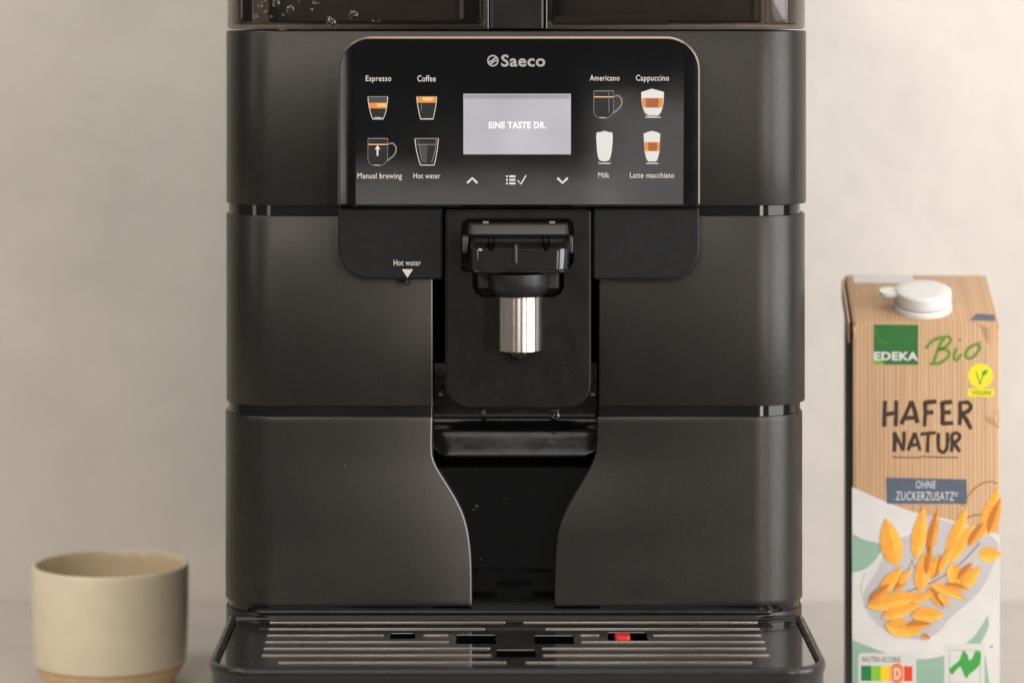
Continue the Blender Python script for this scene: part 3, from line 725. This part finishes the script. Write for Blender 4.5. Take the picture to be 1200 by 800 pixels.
for a, b, w_, kind in [((550, 275), (612, 88), 58, 0), ((575, 258), (620, 128), 48, 1), ((540, 332), (624, 330), 66, 0), ((425, 365), (500, 158), 60, 0), ((440, 362), (528, 215), 44, 0), ((360, 332), (396, 168), 42, 1), ((315, 352), (345, 158), 62, 0),
                    ((245, 375), (208, 203), 92, 0), ((375, 420), (402, 330), 44, 2), ((330, 468), (352, 322), 66, 0), ((450, 362), (462, 460), 66, 0), ((480, 458), (548, 372), 48, 0), ((370, 436), (498, 492), 44, 0), ((358, 448), (415, 528), 38, 1),
                    ((190, 474), (268, 378), 56, 0), ((238, 464), (285, 420), 34, 1), ((138, 522), (348, 476), 70, 0), ((192, 562), (335, 512), 52, 0), ((300, 552), (418, 548), 68, 0), ((206, 586), (335, 615), 74, 0), ((338, 622), (368, 636), 24, 1)] + extra:
    leaf(a, b, w_ * .86, *[('oat', 'oat_dark'), ('oat_dark', 'oat_brown'), ('oat_brown', 'oat_dark')][kind])
op.build('printed_oats', KT)
# badges
b = Print(lambda x, y, lv: onk(x, y, lv + 2))
b.poly(q8([(165, 246), (325, 246), (325, 390), (165, 390)]), 'carton_green'); b.poly(q8([(165, 360), (190, 372), (205, 390), (165, 390)]), 'carton_lime')
b.ribbon(q8(spline([(170, 262), (185, 300), (215, 315)], 5)), .8, 'carton_olive'); b.build('printed_badge', KT)
lettering('lettering', 'EDEKA', 970 + 166 / 3.077, 970 + 325 / 3.077, 300 + 344 / 3.077, 300 + 375 / 3.077, lambda x, y, lv: onk(x, y, 8), 'print_white', KT, bold=.04)
b = Print(lambda x, y, lv: onk(x, y, lv + 2))
b.ribbon(q8(spline([(352, 332), (372, 306), (402, 292), (416, 296), (402, 318), (378, 384)], 6)), [1.4] + [3.8] * 29 + [3.0], 'carton_olive')
b.ribbon(q8(spline([(384, 300), (430, 288), (440, 304), (420, 326), (396, 334), (428, 336), (434, 356), (404, 382), (366, 386)], 6)), 3.6, 'carton_olive')
b.ribbon(q8(spline([(462, 328), (452, 362), (462, 372), (480, 350)], 6)), 3.3, 'carton_olive'); b.ribbon(q8([(472, 296), (476, 304)]), 2.6, 'carton_olive')
b.ribbon(q8(spline([(526, 316), (502, 332), (494, 356), (510, 366), (534, 348), (544, 322), (526, 314)], 6)), 3.6, 'carton_olive'); b.ribbon(q8([(536, 312), (550, 306)]), 1.8, 'carton_olive')
b.build('lettering', KT)
b = Print(lambda x, y, lv: onk(x, y, lv + 2))
b.poly(q8(circ(548, 428, 45, 32)), 'carton_yellow'); b.poly(q8(rrect(502, 596, 474, 503, 6, 4)), 'carton_yellow')
b.ribbon(q8(spline([(532, 412), (540, 440), (546, 458), (553, 434), (566, 416)], 5)), 1.3, 'eco_green'); b.poly(q8(spline([(552, 428), (556, 412), (572, 406), (568, 422)], 4, True)), 'eco_green')
b.build('printed_badge', KT)
lettering('lettering', 'VEGAN', 970 + 516 / 3.077, 970 + 584 / 3.077, 300 + 480 / 3.077, 300 + 497 / 3.077, lambda x, y, lv: onk(x, y, 9), 'carton_olive', KT, bold=.02)
# hand-drawn capitals
def strokes(lines, wd):
    s = Print(lambda x, y, lv: onk(x, y, 2 + lv * .3))
    for ln in lines:
        ln = q8(ln); n = len(ln); s.ribbon(ln, [wd * random.uniform(.88, 1.15) for _ in range(n)], 'carton_ink')
    s.build('lettering', KT)
strokes([[(206, 520), (204, 565), (203, 614)], [(246, 519), (246, 566), (244, 612)], [(203, 570), (246, 563)],
         [(264, 604), (284, 560), (301, 520)], [(301, 520), (314, 562), (322, 600)], [(274, 582), (318, 580)],
         [(349, 522), (350, 565), (347, 612)], [(346, 526), (390, 521)], [(349, 562), (380, 560)],
         [(410, 523), (412, 560), (411, 603)], [(408, 527), (446, 522)], [(410, 562), (442, 559)], [(408, 601), (450, 598)],
         [(474, 526), (476, 565), (473, 606)], spline([(470, 527), (500, 524), (513, 538), (502, 556), (476, 566)], 4), [(480, 562), (498, 588), (514, 620)]], 4.9)
strokes([[(239, 704), (241, 668), (240, 633)], [(240, 633), (256, 668), (271, 700)], [(271, 700), (274, 664), (274, 630)],
         [(288, 698), (302, 662), (313, 634)], [(313, 634), (322, 664), (332, 698)], [(296, 680), (326, 676)],
         [(332, 640), (360, 636), (388, 634)], [(361, 636), (359, 670), (358, 705)],
         spline([(397, 634), (396, 670), (400, 696), (414, 704), (426, 692), (430, 664), (429, 632)], 4),
         [(445, 640), (446, 672), (444, 702)], spline([(444, 640), (462, 634), (474, 646), (464, 662), (446, 670)], 4), [(450, 668), (462, 684), (474, 702)]], 4.2)
strokes([[(234, 722), (280, 724), (330, 724), (338, 720), (400, 722), (468, 722)]], 1.3)
b = Print(lambda x, y, lv: onk(x, y, lv + 10)); b.poly(q1([(210, 58), (498, 62), (500, 150), (212, 152)]), 'carton_slate'); b.build('printed_label', KT)
lettering('lettering', 'OHNE', 970 + 316 / 3.077, 970 + 388 / 3.077, 540 + 68 / 3.077, 540 + 96 / 3.077, lambda x, y, lv: onk(x, y, 13), 'carton_white', KT, bold=.0, shear=.08)
lettering('lettering', 'ZUCKERZUSATZ*', 970 + 244 / 3.077, 970 + 466 / 3.077, 540 + 106 / 3.077, 540 + 139 / 3.077, lambda x, y, lv: onk(x, y, 13), 'carton_white', KT, bold=.0, shear=.08)
# score strip and organic seal
b = Print(lambda x, y, lv: onk(x, y, lv + 4))
b.poly(q1(rrect(110, 318, 690, 815, 14, 4)), 'print_white')
for x0, x1, m in [(120, 156, 'score_green'), (156, 191, 'score_lime'), (191, 222, 'score_yellow'), (222, 274, 'score_orange'), (274, 304, 'score_red')]:
    b.poly(q1([(x0, 736), (x1, 736), (x1, 790), (x0, 790)]), m, layer=3)
b.poly(q1(rrect(226, 272, 724, 800, 22, 5)), 'score_orange', layer=5); b.ribbon(q1(rrect(226, 272, 724, 800, 22, 5)), 1.0, 'print_white', closed=True, layer=6)
b.build('printed_score', KT)
lettering('lettering', 'D', 970 + 238 / 3.077, 970 + 262 / 3.077, 540 + 742 / 3.077, 540 + 784 / 3.077, lambda x, y, lv: onk(x, y, 12), 'print_white', KT, bold=.04)
lettering('lettering', 'NUTRI-SCORE', 970 + 124 / 3.077, 970 + 262 / 3.077, 540 + 703 / 3.077, 540 + 722 / 3.077, lambda x, y, lv: onk(x, y, 12), 'print_dim', KT, bold=.02)
b = Print(lambda x, y, lv: onk(x, y, lv + 4))
b.poly(q1([(418, 652), (562, 652), (562, 830), (418, 830)]), 'print_white'); b.ribbon(q1([(436, 676), (546, 676), (546, 795), (436, 795)]), .8, 'eco_green', closed=True)
b.poly(q1(spline([(436, 748), (448, 732), (470, 714), (480, 690), (486, 678), (500, 690), (508, 712), (520, 700), (528, 680), (548, 684), (546, 722), (530, 744), (508, 762), (498, 776), (488, 764), (476, 736), (460, 748), (446, 764)], 4, True)), 'eco_green')
b.build('printed_seal', KT)
lettering('lettering', '*', 970 + 580 / 3.077, 970 + 592 / 3.077, 540 + 656 / 3.077, 540 + 668 / 3.077, lambda x, y, lv: onk(x, y, 8), 'carton_ink', KT)
# sloping top: white strip, stamp, fold creases and the cap
def ontop(u, v, off=.00012): return Vector((u * kw, v * kd, kh + (kb - kh) * v + off))
b = Print(lambda x, y, lv: ontop(x, y, .0001 + .00004 * lv))
b.poly([(.06, .80), (.48, .80), (.48, .965), (.06, .965)], 'carton_white'); b.build('printed_strip', KT)
b = Print(lambda x, y, lv: ontop(x, y, .0001 + .00004 * lv)); b.poly([(.80, .06), (.97, .05), (.975, .17), (.86, .19)], 'carton_slate')
b.build('printed_stamp', KT)
loft('side_fold', [[(-.0006, y, kh + (kb - kh) * y / kd - a_) for y in (.004, kd - .004)] + [(-.0016, y, kh + (kb - kh) * y / kd - a_) for y in (kd - .004, .004)] for a_ in (.001, .012)], 'kraft', KT)
def crease(pts, peak):
    v = [onk(x, y, 0) for x, y in pts]; pk = onk(*peak) - Vector((0, .0007, 0))
    from_py('corner_crease', v + [pk], [(i, (i + 1) % len(v), len(v)) for i in range(len(v))], 'kraft', KT, smooth=None)
crease([(1146, 378.6), (1157, 404), (1170, 381)], (1157, 384))
crease([(998.4, 384), (1004, 378.6), (1001.5, 398)], (1001, 385))
crease([(1152, 487), (1169.5, 478), (1169.8, 500), (1158, 496)], (1163, 488))
cap = empty('screw_cap', (kw * .50, kd * .30, kh + (kb - kh) * .30), KT)
cap.rotation_euler = (math.atan2(kb - kh, kd), 0, 0)
cr = 34 * sk
lathe('cap_base', [(cr * 1.02, 0), (cr * 1.02, .0018), (cr * .97, .0026), (cr * .95, .0030), (cr * .90, .0030)], (0, 0, 0), 'cap_white', cap)
o = lathe('cap_lid', [(cr * .93, .0034), (cr * .99, .0036), (cr * 1.0, .0042), (cr * .99, .0090), (cr * .97, .0100), (cr * .92, .0105), (cr * .6, .0104), (.0001, .0104)], (0, 0, 0), 'cap_white', cap, n=96)
for k, v in enumerate(o.data.vertices):
    if 1 <= k // 96 <= 3 and k % 2: v.co.x *= .972; v.co.y *= .972
loft('cap_tab', [[(x, y, z) for x, y in rrect(-cr * 1.5, -cr * .7, -cr * .32, cr * .32, .004, 5)] for z in (.0080, .0098)], 'cap_white', cap)

# dried splashes on the black plates
def specks(name, spots, Y, m, parent):
    vs_, fs = [], []
    for px, py, rp in spots:
        c = P(px, py, Y); k0 = len(vs_); n = 7; a0 = random.uniform(0, 6)
        for lv, kk in ((0, 1.0), (.00012, .55)):
            for q in range(n):
                an = a0 + q * 2 * math.pi / n; r = rp * D / F * kk * random.uniform(.6, 1.15)
                vs_.append((c.x + r * math.cos(an), c.y - lv, c.z + r * math.sin(an)))
        for q in range(n): fs.append((k0 + q, k0 + (q + 1) % n, k0 + n + (q + 1) % n, k0 + n + q))
        fs.append(tuple(k0 + n + q for q in range(n)))
    o = from_py(name, vs_, fs, m, parent, smooth=80); o['kind'] = 'stuff'; return o
mat('dried_milk', (120, 116, 110), 0.6)
mat('dust', (42, 40, 37), 0.7)
specks('dried_splashes', [(558.5, 593, 2.2), (555, 597, 1.6), (591, 584, 1.0), (559, 550, 1.1), (590, 496, .7), (563, 655, 1.2), (630, 608, .6), (606, 590, .6)], .0067, 'dust', CM)
specks('dried_splashes', [(random.gauss(610, 34), random.uniform(425, 472), random.uniform(.3, 1.1)) for _ in range(26)], -.01172, 'dust', CM)
specks('dust_specks', [(random.uniform(300, 500), random.uniform(270, 700), random.uniform(.2, .45)) for _ in range(34)] + [(random.uniform(705, 900), random.uniform(340, 700), random.uniform(.2, .45)) for _ in range(34)] + [(404, 545, .8), (508, 597, .6)], -.0002, 'dried_milk', CM)
